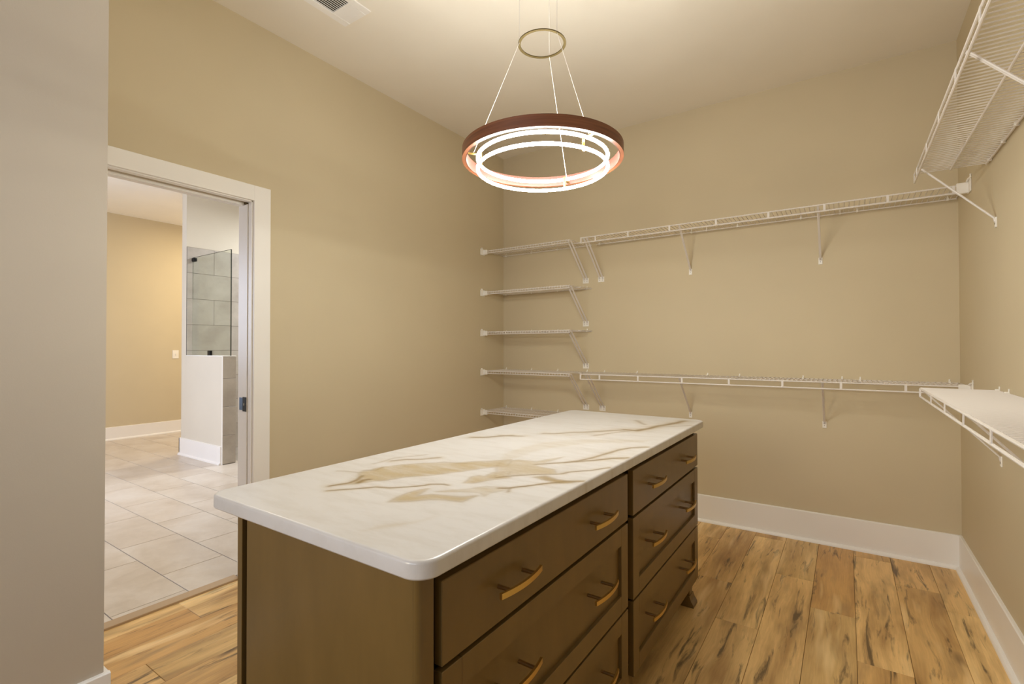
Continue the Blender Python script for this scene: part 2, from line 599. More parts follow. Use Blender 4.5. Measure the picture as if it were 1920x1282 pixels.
# ------------------------------------------------------------------ bathroom beyond the doorway
XF = -5.735                    # far yellow-lit wall
XT = -3.811                    # tiled shower wall face
YB = -1.122                    # front face of the pony wall
struct(MB().box(XF - 0.12, XF, -4.0, 1.42, 0, 3.17).build('wall_bathroom_far', M['wall']), 'warmly lit khaki bathroom wall seen through the doorway', 'wall')
struct(MB().box(XF, 0.0, 1.30, 1.42, 0, 3.17).build('wall_bathroom_back', M['wall_bath']), 'rear wall of the shower', 'wall')
m = MB()
m.box(XF, -3.7, -4.12, -4.0, 0, 3.17).box(-2.1, -0.12, -4.12, -4.0, 0, 3.17).box(-3.7, -2.1, -4.12, -4.0, 0, 1.0).box(-3.7, -2.1, -4.12, -4.0, 2.3, 3.17)
struct(m.build('wall_bathroom_front', M['wall_bath']), 'bathroom wall with a window, out of view', 'wall')
struct(MB().box(XF - 0.12, -0.12, -4.12, 1.42, 3.14, 3.26).build('ceiling_bathroom', paint('bathroom_ceiling_paint', srgb(246, 242, 234), 0.8)), 'bright bathroom ceiling seen through the doorway', 'ceiling')
struct(MB().box(-0.12, -0.10, -5.42, 1.42, H, 3.26).build('trim_1', M['wall_bath']), 'wall strip above the closet ceiling on the bathroom side', 'trim')
fb = struct(MB().box(XF, -0.165, -4.0, 1.30, -0.06, -0.003).build('floor_bathroom', M['groutfloor']), 'beige porcelain tile floor of the bathroom', 'floor')
TX, TY, G = 0.63, 0.325, 0.0022
rows = [(-2.60 + i * TY, -0.51 if i % 2 == 0 else -0.85) for i in range(-5, 13)]
for y0, ex in rows:
    for k in range(-10, 3):
        a, b_ = ex + k * TX, ex + (k + 1) * TX
        a, b_ = max(a, XF), min(b_, -0.168)
        c, d = max(y0, -4.0), min(y0 + TY, 1.30)
        if b_ - a < 0.03 or d - c < 0.03:
            continue
        if c > YB - 0.02 and a > XT - 0.13 and b_ < -0.9 and c > -0.95:
            continue              # inside the shower: mosaic floor
        MB().box(a + G, b_ - G, c + G, d - G, -0.003, 0.0, 0.0008).build('tile', M['floor_tile'], fb, origin=((a + b_) / 2, (c + d) / 2, 0))
sf = struct(MB().box(XT, -1.0, -0.93, 1.30, -0.003, -0.001).build('floor_shower', M['groutfloor']), 'small mosaic shower floor behind the pony wall', 'floor')
m = MB()
for i in range(44):
    for j in range(10):
        x, y = XT + 0.004 + i * 0.053, -0.92 + j * 0.053
        m.box(x, x + 0.049, y, y + 0.049, -0.001, 0.001)
st = m.build('mosaic_tile', M['wall_tile'], sf)
st['kind'] = 'stuff'

# full-height shower wall with tiled inner face
sw = struct(MB().box(XT - 0.125, XT - 0.010, YB, 1.30, 0, 3.14).build('wall_shower', M['wall_bath']), 'full-height shower wall, tiled up to two and a half metres', 'wall')
gb = MB().box(XT - 0.010, XT - 0.002, YB + 0.002, 1.30, 0, 2.478).build('grout_bed', M['grout'], sw)
PZ = 0.31
for r_ in range(8):
    z0, z1 = r_ * PZ, (r_ + 1) * PZ - (0.0 if r_ < 7 else 0.002)
    j0 = -0.815 if r_ % 2 == 1 else -0.510
    for k in range(-2, 5):
        a, b_ = max(j0 + (k - 1) * 0.61, YB + 0.002), min(j0 + k * 0.61, 1.30)
        if b_ - a < 0.03:
            continue
        MB().box(XT - 0.009, XT, a + 0.0018, b_ - 0.0018, z0 + 0.0018, z1 - 0.0018, 0.0008).build('tile', M['wall_tile'], sw, origin=(XT, (a + b_) / 2, (z0 + z1) / 2))

# pony wall
PX1, PH = -2.949, 1.185
pw = struct(MB().box(XT - 0.0098, PX1, YB, YB + 0.130, 0, PH - 0.008).build('wall_pony', M['wall_bath']), 'cream half-height wall with tiled end in front of the shower', 'wall')
MB().box(XT + 0.001, PX1 + 0.010, YB - 0.004, YB + 0.142, PH - 0.008, PH, 0.001).build('cap', M['trim'], pw)
for r_ in range(4):
    z0, z1 = max(0, 0.006 + (r_ - 0) * 0.3105), min(PH - 0.009, 0.006 + (r_ + 1) * 0.3105)
    MB().box(PX1, PX1 + 0.010, YB + 0.001, YB + 0.140, z0 + 0.0015, z1 - 0.0015, 0.0006).build('tile', M['wall_tile'], pw, origin=(PX1, YB + 0.07, (z0 + z1) / 2))
MB().box(PX1 - 0.0005, PX1 + 0.006, YB + 0.002, YB + 0.138, 0.002, PH - 0.009).build('grout_bed', M['grout'], pw)
MB().box(PX1 - 0.004, PX1 + 0.011, YB - 0.003, YB + 0.001, 0.0, PH - 0.008).build('edge_strip', M['trim'], pw)
m = MB()
bprof = [(0, 0), (0.032, 0), (0.030, 0.012), (0.016, 0.024), (0.016, 0.196), (0, 0.20)]
m.prism([(YB - p, z) for p, z in bprof], 'x', XT - 0.1412, PX1 - 0.006)
m.prism([(XT - 0.125 - p, z) for p, z in bprof], 'y', YB - 0.016, 1.30)
struct(m.build('baseboard_pony', M['trim']), 'tall white baseboard at the foot of the pony wall', 'baseboard')
m = MB()
m.prism([(XF + p, z) for p, z in [(0, 0), (0.032, 0), (0.030, 0.012), (0.016, 0.024), (0.016, 0.176), (0, 0.18)]], 'y', -4.0, 1.30)
struct(m.build('baseboard_far', M['trim']), 'white baseboard of the far bathroom wall', 'baseboard')

# glass panel
g = root('shower_glass_panel', (-3.36, -1.055, PH), 'frameless clear glass shower panel standing on the pony wall', 'glass panel')
MB().box(XT, -2.908, -1.060, -1.050, PH, 2.352).build('pane', M['glass'], g)
MB().box(-2.908, -2.9055, -1.0602, -1.0498, PH, 2.352).build('pane_edge', M['glass_edge'], g)
MB().box(XT, -2.9055, -1.0602, -1.0498, 2.352, 2.3535).build('pane_edge', M['glass_edge'], g)
MB().box(XT, -3.745, -1.072, -1.038, 2.305, 2.345, 0.002).build('clip', M['black'], g)
MB().box(-3.405, -3.355, -1.072, -1.038, PH, PH + 0.055, 0.002).build('clip', M['black'], g)

# switch
s = root('light_switch', (XF, -0.475, 1.175), 'small cream light switch on the yellow bathroom wall', 'switch')
MB().box(XF, XF + 0.007, -0.517, -0.433, 1.113, 1.237, 0.002).build('cover_plate', M['plate'], s)
MB().box(XF + 0.006, XF + 0.016, -0.482, -0.468, 1.160, 1.190, 0.002).build('toggle', M['plate'], s)

# ------------------------------------------------------------------ doorway: casing, jamb, pocket door, threshold
dc = root('door_casing', (0, DY1, 0), 'flat white casing and jamb framing the bathroom doorway', 'door frame')
dc['kind'] = 'structure'
CT = 0.020
MB().box(0, CT, DY1 + 0.006, -2.283, 0, 2.154, 0.0012).build('side_casing', M['trim'], dc)
MB().box(0, CT, -3.19, DY0 - 0.006, 0, 2.154, 0.0012).build('side_casing', M['trim'], dc)
MB().box(0, CT, DY0 - 0.006, DY1 + 0.006, DZ + 0.005, 2.154, 0.0012).build('head_casing', M['trim'], dc)
MB().box(-0.0305, 0.002, DY1, DY1 + 0.006, 0, DZ, 0.0005).build('jamb', M['trim'], dc)
MB().box(-0.1200, -0.0760, DY1, DY1 + 0.006, 0, DZ, 0.0005).build('jamb', M['trim'], dc)
MB().box(-0.1200, 0.002, DY0 - 0.004, DY0 + 0.008, 0, DZ, 0.0005).build('jamb', M['trim'], dc)
MB().box(-0.0305, 0.002, DY0, DY1, DZ, DZ + 0.012, 0.0005).build('head_jamb', M['trim'], dc)
MB().box(-0.1200, -0.0760, DY0, DY1, DZ - 0.008, DZ + 0.012, 0.0005).build('head_jamb', M['trim'], dc)
MB().box(-0.140, -0.120, DY1 + 0.004, DY1 + 0.094, 0, 2.154, 0.001).build('side_casing', M['trim'], dc)
pd = root('door_1', (-0.053, DY1 - 0.004, 0.01), 'white pocket door slid into the wall, only its edge showing', 'door')
pd['kind'] = 'structure'
MB().box(-0.0735, -0.0335, DY1 - 0.004, -1.62, 0.010, 2.058, 0.001).build('door_slab', M['trim'], pd)
lt = MB().box(-0.0725, -0.0345, DY1 - 0.0065, DY1 - 0.003, 0.925, 1.003, 0.0005).build('edge_pull', M['black'], pd)
MB().box(-0.056, -0.050, DY1 - 0.0085, DY1 - 0.006, 0.958, 0.970).build('pull_slot', M['chrome'], lt)
sp = MB().box(-0.1150, -0.0780, DY1 - 0.002, DY1 + 0.001, 0.930, 0.998, 0.0005).build('strike_plate', base_mat('blue_grey_steel', srgb(92, 112, 140), 0.3, 0.9)[0], dc)
th = MB().box(-0.166, -0.100, DY0 + 0.0, DY1 + 0.0, -0.009, 0.010, 0.003, 2).build('threshold', paint('oak_threshold', srgb(176, 150, 118), 0.5, 0.05))
th['kind'] = 'structure'
tag(th, 'low wooden strip between closet planks and bathroom tile', 'threshold')

# ------------------------------------------------------------------ ceiling vent
VX0, VX1, VY0, VY1 = 0.392, 0.606, -2.425, -2.074
v = root('ceiling_vent', (0.5, -2.25, H), 'white louvred air register in the ceiling at the top edge', 'vent')
m = MB()
zc = H
b1 = 0.042
m.box(VX0, VX0 + b1, VY0, VY1, zc - 0.007, zc, 0.002)
m.box(VX1 - b1, VX1, VY0, VY1, zc - 0.007, zc, 0.002)
m.box(VX0 + b1, VX1 - b1, VY0, VY0 + 0.030, zc - 0.007, zc, 0.002)
m.box(VX0 + b1, VX1 - b1, VY1 - 0.030, VY1, zc - 0.007, zc, 0.002)
for y in (-2.180, -2.330):
    m.box(VX0 + b1, VX1 - b1, y - 0.006, y + 0.006, zc - 0.007, zc, 0.001)
m.build('frame', M['trim'], v)
MB().box(VX0 + b1, VX1 - b1, VY0 + 0.03, VY1 - 0.03, zc - 0.0012, zc - 0.0002).build('backing', M['duct'], v)
for i in range(9):
    x = VX0 + b1 + 0.009 + i * 0.0139
    MB().bar((x, -2.324, zc - 0.0055), (x, -2.186, zc - 0.0055), 0.0092, 0.0014, (0.80, 0, -0.36)).build('slat', M['trim'], v)
for lo, hi, sg in ((-2.174, -2.104, 1), (-2.395, -2.336, -1)):
    n = 5
    for i in range(n):
        y = lo + (i + 0.5) * (hi - lo) / n
        MB().bar((VX0 + b1, y, zc - 0.0055), (VX1 - b1, y, zc - 0.0055), 0.0160, 0.0014, (0, 0.95, -0.22)).build('slat', M['trim'], v)

# ------------------------------------------------------------------ island: two drawer cabinets under one marble top
XC = 2.050          # drawer face plane
ZR = [(0.124, 0.384), (0.392, 0.674), (0.684, 0.842)]      # bottom, middle, top fronts


def pull(parent, yc, z):
    h = MB()
    n = 14
    zs = 0.0062
    # bowed flat bar
    pts = [((XC + 0.027 + 0.010 * (1 - (2 * t / n - 1) ** 2)), yc - 0.081 + 0.162 * t / n) for t in range(n + 1)]
    out = [(x + 0.006, y) for x, y in pts]
    h.prism(pts + out[::-1], 'z', z - zs, z + zs)
    hb = h.build('handle', M['brass'], parent, origin=(XC, yc, z))
    for s_ in (-1, 1):
        p = MB().tube([(XC - 0.012, yc + s_ * 0.048, z), (XC + 0.034, yc + s_ * 0.048, z)], 0.0048, 10)
        p.build('post', M['post'], hb, smooth=True)


def drawer(parent, y0, y1, z0, z1, shaker, handles, hz):
    d = MB()
    t = 0.020
    if shaker:
        fw = 0.058
        d.box(XC - t, XC, y0, y0 + fw, z0, z1, 0.0012)
        d.box(XC - t, XC, y1 - fw, y1, z0, z1, 0.0012)
        d.box(XC - t, XC, y0 + fw, y1 - fw, z1 - fw, z1, 0.0010)
        d.box(XC - t, XC, y0 + fw, y1 - fw, z0, z0 + fw, 0.0010)
    else:
        d.box(XC - t, XC, y0, y1, z0, z1, 0.0015)
    d.box(XC - t - 0.35, XC - t, y0 + 0.03, y1 - 0.03, z0 + 0.02, z1 - 0.03)
    o = d.build('drawer', M['cabinet'], parent, origin=(XC, (y0 + y1) / 2, (z0 + z1) / 2))
    if shaker:
        MB().box(XC - t, XC - 0.011, y0 + fw - 0.002, y1 - fw + 0.002, z0 + fw - 0.002, z1 - fw + 0.002).build('panel', M['cabinet'], o)
    for yc in handles:
        pull(o, yc, hz)


def cabinet(name, label, ya, yb, y0, y1, handles, near):
    """ya..yb carcass, y0..y1 drawer fronts"""
    c = root(name, (1.74, (ya + yb) / 2, 0), label, 'cabinet', None)
    zt = 0.869
    # carcass set back from the fronts
    m = MB()
    m.box(1.452, 1.470, ya + 0.02, yb - 0.001, 0.125, zt)        # back
    m.box(1.452, 2.0, ya + 0.02, yb - 0.001, 0.120, 0.138)         # bottom
    m.box(1.452, 1.62, ya + 0.02, yb - 0.001, zt - 0.018, zt)     # top rails
    m.box(1.975, 2.012, ya + 0.02, yb - 0.001, zt - 0.022, zt)
    m.box(1.470, 2.008, yb - 0.019, yb - 0.001, 0.138, zt - 0.020)  # inner side
    m.box(1.470, 2.008, ya + 0.02, ya + 0.038, 0.138, zt - 0.020)
    m.build('body', M['cabinet_in'], c)
    for (z0, z1), sh, hz in zip(ZR, (True, True, False), (0.276, 0.549, 0.762)):
        drawer(c, y0, y1, z0, z1, sh, handles, hz)
    # decorative back panel facing the doorway wall
    MB().box(1.431, 1.4515, ya if near else ya, yb, 0.115, zt, 0.001).build('back_panel', M['cabinet'], c)
    return c


def foot(c, x, y, sx, sy):
    m = MB()
    m.box(x - 0.024, x + 0.024, y - 0.024, y + 0.024, 0.030, 0.122)
    # flared shoe
    t = [(-0.026, 0.052), (0.026, 0.052), (0.034, 0.030), (0.046, 0.012), (0.046, 0.0), (-0.034, 0.0), (-0.034, 0.012)]
    m.prism([(x + sx * a, z) for a, z in t], 'y', y - 0.036, y + 0.036)
    m.build('foot', M['cabinet'], c)


near = cabinet('drawer_cabinet', 'near dark wood cabinet of the island, wide three-drawer front with brass pulls', -3.170, -2.156, -3.114, -2.181, (-2.888, -2.425), True)
MB().box(1.474, 2.0325, -3.170, -3.150, 0.115, 0.869, 0.0008).build('end_panel', M['cabinet'], near)
m = MB()
q = 0.012
arc = [(2.046 - q + q * math.sin(a), -3.171 + q - q * math.cos(a)) for a in [i * math.pi / 12 for i in range(7)]]
m.prism([(2.0335, -3.171)] + arc + [(2.046, -3.132), (2.0335, -3.132)], 'z', 0.115, 0.869)
m.build('corner_post', M['cabinet'], near, smooth=True)
far = cabinet('drawer_cabinet', 'far dark wood cabinet of the island, nearer the back wall, on flared feet', -2.154, -1.236, -2.130, -1.230, (-1.925, -1.470), False)
MB().box(1.474, 2.030, -1.240, -1.222, 0.115, 0.869, 0.0008).build('end_panel', M['cabinet'], far)
for c, ys in ((near, (-3.12, -2.20)), (far, (-2.10, -1.268))):
    for y in ys:
        for x, s_ in ((2.000, 1), (1.480, -1)):
            foot(c, x, y, s_, 1)

# ---- marble top: veins are print on the slab, traced as outlines in slab coordinates
CLOUDS = [
    (0.95, [(1.538, -2.977), (1.539, -2.923), (1.507, -2.874), (1.47, -2.845), (1.483, -2.815), (1.484, -2.762), (1.511, -2.713), (1.552, -2.645), (1.641, -2.577), (1.704, -2.501), (1.75, -2.453), (1.804, -2.532), (1.768, -2.587), (1.718, -2.678), (1.685, -2.742), (1.63, -2.805), (1.605, -2.86), (1.581, -2.889), (1.569, -2.933), (1.55, -2.957)]),
    (0.8, [(1.745, -2.496), (1.77, -2.445), (1.834, -2.437), (1.871, -2.324), (1.869, -2.388), (1.862, -2.483), (1.888, -2.496), (1.939, -2.492), (1.974, -2.538), (1.912, -2.58), (1.87, -2.622), (1.859, -2.656)]),
    (0.95, [(1.746, -2.953), (1.744, -2.914), (1.756, -2.874), (1.767, -2.856), (1.783, -2.918), (1.808, -2.891), (1.881, -2.862), (1.908, -2.834), (1.901, -2.886), (1.856, -2.907), (1.802, -2.953), (1.752, -2.996)]),
    (0.7, [(1.801, -2.865), (1.821, -2.831), (1.858, -2.795), (1.884, -2.744), (1.939, -2.729), (1.952, -2.748), (1.922, -2.794), (1.925, -2.823), (1.901, -2.808), (1.851, -2.827)]),
    (0.9, [(1.81, -2.753), (1.788, -2.686), (1.803, -2.663), (1.824, -2.662), (1.821, -2.609), (1.85, -2.589), (1.888, -2.645), (1.849, -2.696), (1.833, -2.743)]),
    (1.2, [(1.936, -2.604), (1.952, -2.574), (1.991, -2.592), (2.019, -2.586), (2.07, -2.564), (2.025, -2.63), (1.994, -2.662), (1.997, -2.625), (1.969, -2.62)]),
    (0.35, [(1.676, -2.398), (1.678, -2.273), (1.69, -2.15), (1.767, -2.049), (1.857, -1.963), (2.03, -1.873), (2.011, -1.935), (1.859, -2.061), (1.769, -2.212), (1.748, -2.35), (1.745, -2.496)]),
    (0.4, [(1.861, -3.14), (1.863, -3.098), (1.88, -3.072), (1.913, -3.032), (1.923, -3.002), (1.919, -3.038), (1.899, -3.077), (1.874, -3.121)]),
    (0.3, [(1.6, -1.999), (1.631, -1.934), (1.775, -1.777), (1.844, -1.683), (1.903, -1.56), (1.963, -1.374), (1.927, -1.561), (1.861, -1.703), (1.776, -1.881), (1.727, -1.97), (1.629, -2.008)]),
]
VEINS = [
    (0.9, 0.0051, [(1.567, -3.007), (1.606, -2.959), (1.637, -2.916), (1.675, -2.902), (1.711, -2.866), (1.74, -2.835), (1.741, -2.817), (1.77, -2.797), (1.788, -2.797)]),
    (1.0, 0.0071, [(1.536, -2.978), (1.542, -2.939), (1.531, -2.904), (1.514, -2.87)]),
    (0.6, 0.0055, [(1.47, -2.823), (1.498, -2.798), (1.489, -2.759)]),
    (0.7, 0.0072, [(1.44, -2.695), (1.468, -2.651), (1.503, -2.618), (1.537, -2.569)]),
    (0.8, 0.0131, [(1.405, -2.203), (1.467, -2.149), (1.508, -2.085)]),
    (0.7, 0.0122, [(1.473, -2.112), (1.555, -2.085)]),
    (0.7, 0.0135, [(1.598, -1.971), (1.643, -1.955), (1.69, -1.88), (1.775, -1.777), (1.849, -1.695)]),
    (1.0, 0.0172, [(1.844, -1.683), (1.893, -1.689), (1.907, -1.64), (1.924, -1.596), (1.94, -1.517), (1.968, -1.39), (2.006, -1.267)]),
    (0.6, 0.0114, [(1.803, -1.403), (1.848, -1.471), (1.87, -1.493)]),
    (0.8, 0.0075, [(1.858, -2.47), (1.913, -2.4), (1.943, -2.347), (1.971, -2.22), (2.013, -2.048), (2.059, -2.006)]),
    (0.9, 0.0078, [(1.918, -2.397), (1.967, -2.33), (2.02, -2.251), (2.066, -2.208)]),
    (0.8, 0.0051, [(1.859, -2.656), (1.894, -2.606), (1.936, -2.564), (1.981, -2.527), (1.995, -2.49), (2.036, -2.441), (2.071, -2.373)]),
    (1.0, 0.0055, [(1.922, -2.745), (1.949, -2.738), (1.971, -2.7), (1.992, -2.658), (2.022, -2.602), (2.072, -2.569)]),
    (0.8, 0.0036, [(1.961, -2.767), (1.953, -2.746), (1.953, -2.735)]),
    (0.5, 0.0093, [(1.803, -1.891), (1.831, -1.8), (1.88, -1.691)]),
    (0.4, 0.0049, [(1.585, -2.615), (1.596, -2.599), (1.676, -2.57)]),
    (0.5, 0.0042, [(1.413, -2.862), (1.431, -2.85), (1.487, -2.848)]),
    (0.5, 0.0096, [(1.931, -1.575), (2.01, -1.454), (2.06, -1.384)]),
    (1.0, 0.0093, [(1.56, -2.927), (1.549, -2.898), (1.559, -2.885)]),
    (0.35, 0.0055, [(1.422, -2.757), (1.415, -2.668), (1.466, -2.561)]),
]



def seg_dist(px, py, ax, ay, bx, by):
    dx, dy = bx - ax, by - ay
    t = np.clip(((px - ax) * dx + (py - ay) * dy) / (dx * dx + dy * dy + 1e-12), 0, 1)
    return np.hypot(px - ax - t * dx, py - ay - t * dy)


def vein_field(x, y):
    rng = np.random.RandomState(3)
    wx, wy = x.copy(), y.copy()
    for f, a in ((9, .010), (21, .006), (47, .003)):
        th_ = rng.rand(4) * 6.28
        wx = wx + a * np.sin(f * y + th_[0]) * np.cos(f * .7 * x + th_[1])
        wy = wy + a * np.sin(f * x + th_[2]) * np.cos(f * .8 * y + th_[3])
    soft = np.zeros_like(x)
    dark = np.zeros_like(x)
    for s_, poly in CLOUDS:
        n = len(poly)
        inside = np.zeros(x.shape, bool)
        d = np.full(x.shape, 9.0)
        for i in range(n):
            ax, ay = poly[i]
            bx, by = poly[(i + 1) % n]
            d = np.minimum(d, seg_dist(wx, wy, ax, ay, bx, by))
            c = ((ay > wy) != (by > wy)) & (wx < (bx - ax) * (wy - ay) / (by - ay + 1e-12) + ax)
            inside ^= c
        sd = np.where(inside, d, -d)
        val = 1 / (1 + np.exp(-sd / 0.0045))
        soft = np.maximum(soft, min(s_, 1.0) * val)
        dark = np.maximum(dark, 0.28 * s_ * np.exp(-(sd / 0.004) ** 2) * (s_ > 0.5))
        if s_ > 1:
            dark = np.maximum(dark, 0.45 * val)
    for s_, w_, pl in VEINS:
        d = np.full(x.shape, 9.0)
        for (ax, ay), (bx, by) in zip(pl[:-1], pl[1:]):
            d = np.minimum(d, seg_dist(wx, wy, ax, ay, bx, by))
        ww = w_ * 0.95
        dark = np.maximum(dark, 0.95 * s_ * np.exp(-(d / ww) ** 2))
        soft = np.maximum(soft, 0.5 * s_ * np.exp(-(d / (ww * 3)) ** 2))
    return soft, dark


def countertop_mesh():
    x0, x1, y0, y1, zb, zt = 1.322, 2.076, -3.192, -1.183, 0.870, 0.905
    rc, e = 0.045, 0.007
    step = 0.005
    # rows along y, every row spans the rounded outline at that y; inset e for the flat top
    def half(y, ins):
        """x limits of the outline (inset) at y"""
        r = rc - ins
        a, b_ = x0 + ins, x1 - ins
        for yy, s_ in ((y0 + rc, -1), (y1 - rc, 1)):
            k = (y - yy) * s_
            if k > 0:
                k = min(k, r)
                dx = r - math.sqrt(max(0, r * r - k * k))
                return a + dx, b_ - dx
        return a, b_
    ys = []
    k = 14
    yl, yh = y0 + e, y1 - e
    r = rc - e
    for i in range(k):
        ys.append(yl + r * (1 - math.cos(math.pi / 2 * i / k)))
    nmid = int(round((yh - yl - 2 * r) / step))
    ys += [yl + r + (yh - yl - 2 * r) * i / nmid for i in range(nmid + 1)]
    for i in range(k - 1, -1, -1):
        ys.append(yh - r * (1 - math.cos(math.pi / 2 * i / k)))
    nx = 148
    verts, faces = [], []
    for y in ys:
        a, b_ = half(y, e)
        for i in range(nx + 1):
            verts.append((a + (b_ - a) * i / nx, y, zt))
    ny = len(ys)
    idx = lambda j, i: j * (nx + 1) + i
    for j in range(ny - 1):
        for i in range(nx):
            faces.append((idx(j, i), idx(j, i + 1), idx(j + 1, i + 1), idx(j + 1, i)))
    ntop = len(verts)
    # rim: walk the boundary of the top and drop it outward round the eased edge
    bd = [idx(0, i) for i in range(nx)] + [idx(j, nx) for j in range(ny - 1)] + [idx(ny - 1, i) for i in range(nx, 0, -1)] + [idx(j, 0) for j in range(ny - 1, 0, -1)]
    def normal2(x, y):
        cx = min(max(x, x0 + rc), x1 - rc)
        cy = min(max(y, y0 + rc), y1 - rc)
        d = Vector((x - cx, y - cy))
        return d.normalized() if d.length > 1e-9 else Vector((0, 0))
    prev = bd
    for out, z in [(e * math.sin(a), zt - e + e * math.cos(a)) for a in (.39, .79, 1.18, 1.57)] + [(e, zb + e * .6), (e * .7, zb + e * .2), (0.0, zb)]:
        cur = []
        for b0 in bd:
            x, y, _ = verts[b0]
            d = normal2(x, y)
            cur.append(len(verts))
            verts.append((x + d.x * out, y + d.y * out, z))
        for i in range(len(bd)):
            j = (i + 1) % len(bd)
            faces.append((prev[i], cur[i], cur[j], prev[j]))
        prev = cur
    faces.append(tuple(prev))
    me = bpy.data.meshes.new('countertop')
    ox, oy = 1.70, -2.19
    V = np.array(verts)
    me.from_pydata([(a - ox, b_ - oy, c - zb) for a, b_, c in verts], [], faces)
    soft, dark = vein_field(V[:, 0], V[:, 1])
    at = me.color_attributes.new('vein', 'FLOAT_COLOR', 'POINT')
    buf = np.zeros((len(verts), 4), np.float32)
    soft[ntop:] *= 0.5
    dark[ntop:] *= 0.15
    buf[:, 0], buf[:, 1], buf[:, 3] = soft, dark, 1
    at.data.foreach_set('color', buf.ravel())
    bm = bmesh.new()
    bm.from_mesh(me)
    bmesh.ops.recalc_face_normals(bm, faces=bm.faces)
    bm.to_mesh(me)
    bm.free()
    for p in me.polygons:
        p.use_smooth = True
    me.set_sharp_from_angle(angle=math.radians(35))
    me.materials.append(M['marble'])
    o = bpy.data.objects.new('countertop', me)
    COL.objects.link(o)
    o.location = (ox, oy, zb)
    tag(o, 'white marble slab with gold and tan veins lying across the island cabinets', 'countertop')


countertop_mesh()

# ------------------------------------------------------------------ pendant lamp
PXc, PYc = 1.702, -2.160
p = root('pendant_lamp', (PXc, PYc, H), 'round pendant lamp of a walnut hoop and two glowing rings above the island', 'lamp')
zl, zu = 1.958, 1.998
MB().ring(PXc, PYc, [(0.2950, 1.9905), (0.308, 1.9905), (0.308, 2.032), (0.2950, 2.032)], 128).build('wooden_ring', M['walnut'], p, smooth=True)
MB().ring(PXc, PYc, [(0.2925, 1.990), (0.2947, 1.990), (0.2947, 2.0315), (0.2925, 2.0315)], 128).build('dimming_band', base_mat('dimmed_inner_wood', srgb(66, 30, 18), 0.5)[0], p, smooth=True)  # added dark band that dims the ring light on the hoop's inside
# the rings' own light, spread over delta lamps just inside the tubes
for i in range(54):
    a = 2 * math.pi * (i + 0.5) / 54
    l = bpy.data.lights.new('pendant_glow', 'POINT')
    l.energy = PENDANT_W / 54
    l.shadow_soft_size = 0.0
    l.color = (1.0, 0.99, 0.91)
    lo = bpy.data.objects.new('pendant_glow', l)
    COL.objects.link(lo)
    up = i % 6 == 5
    gr = 0.17 + 0.012 * (i * 5 % 7)
    lo.location = (PXc + gr * math.cos(a), PYc + gr * math.sin(a), 2.004 + 0.004 * (i // 6 % 5) if up else 1.905 + 0.0062 * (i * 7 % 9))
for z, r_ in ((zl, 0.249), (zu, 0.249)):
    rr = 0.0062
    MB().ring(PXc, PYc, [(r_ + rr * math.cos(a), z + rr * math.sin(a)) for a in [i * math.pi / 5 for i in range(10)]], 128).build('glowing_ring', M['led'], p, smooth=True)
MB().ring(PXc, PYc, [(0.083, 2.446), (0.093, 2.446), (0.093, 2.450), (0.083, 2.450)], 96).build('spacer_ring', M['bronze'], p, smooth=True)
m = MB()
for i in range(1):
    m.ring(PXc, PYc, [(0.001, H - 0.028), (0.092, H - 0.028), (0.100, H - 0.022), (0.100, H), (0.001, H)], 64)
m.build('canopy', M['bronze'], p, smooth=True)
for a1, a2 in ((222, 229), (340, 337), (101, 97)):
    a, b_ = math.radians(a1), math.radians(a2)
    t0 = Vector((PXc + 0.088 * math.cos(a), PYc + 0.088 * math.sin(a), 0))
    t1 = Vector((PXc + 0.268 * math.cos(b_), PYc + 0.268 * math.sin(b_), 0))
    MB().tube([(t0.x, t0.y, H - 0.025), (t0.x, t0.y, 2.448), (t1.x, t1.y, 2.000)], 0.0010, 6).build('cable', M['wire'], p, smooth=True)
    d = Vector((math.cos(b_), math.sin(b_), 0))
    c0 = Vector((PXc, PYc, 0))
    m = MB()
    side = (-d.y, d.x, 0)
    P_ = c0 + d * 0.240
    Q_ = c0 + d * 0.294
    m.bar((P_.x, P_.y, 1.994), (Q_.x, Q_.y, 1.994), 0.010, 0.003, side)
    e0, e1 = c0 + d * 0.2395, c0 + d * 0.2395
    m.bar((e0.x, e0.y, 1.952), (e1.x, e1.y, 2.006), 0.010, 0.0035, side)
    m.build('bracket', M['brass'], p)

# ------------------------------------------------------------------ wire shelves
WR = 0.0028       # cross wire radius
RR = 0.0042       # long rod radius


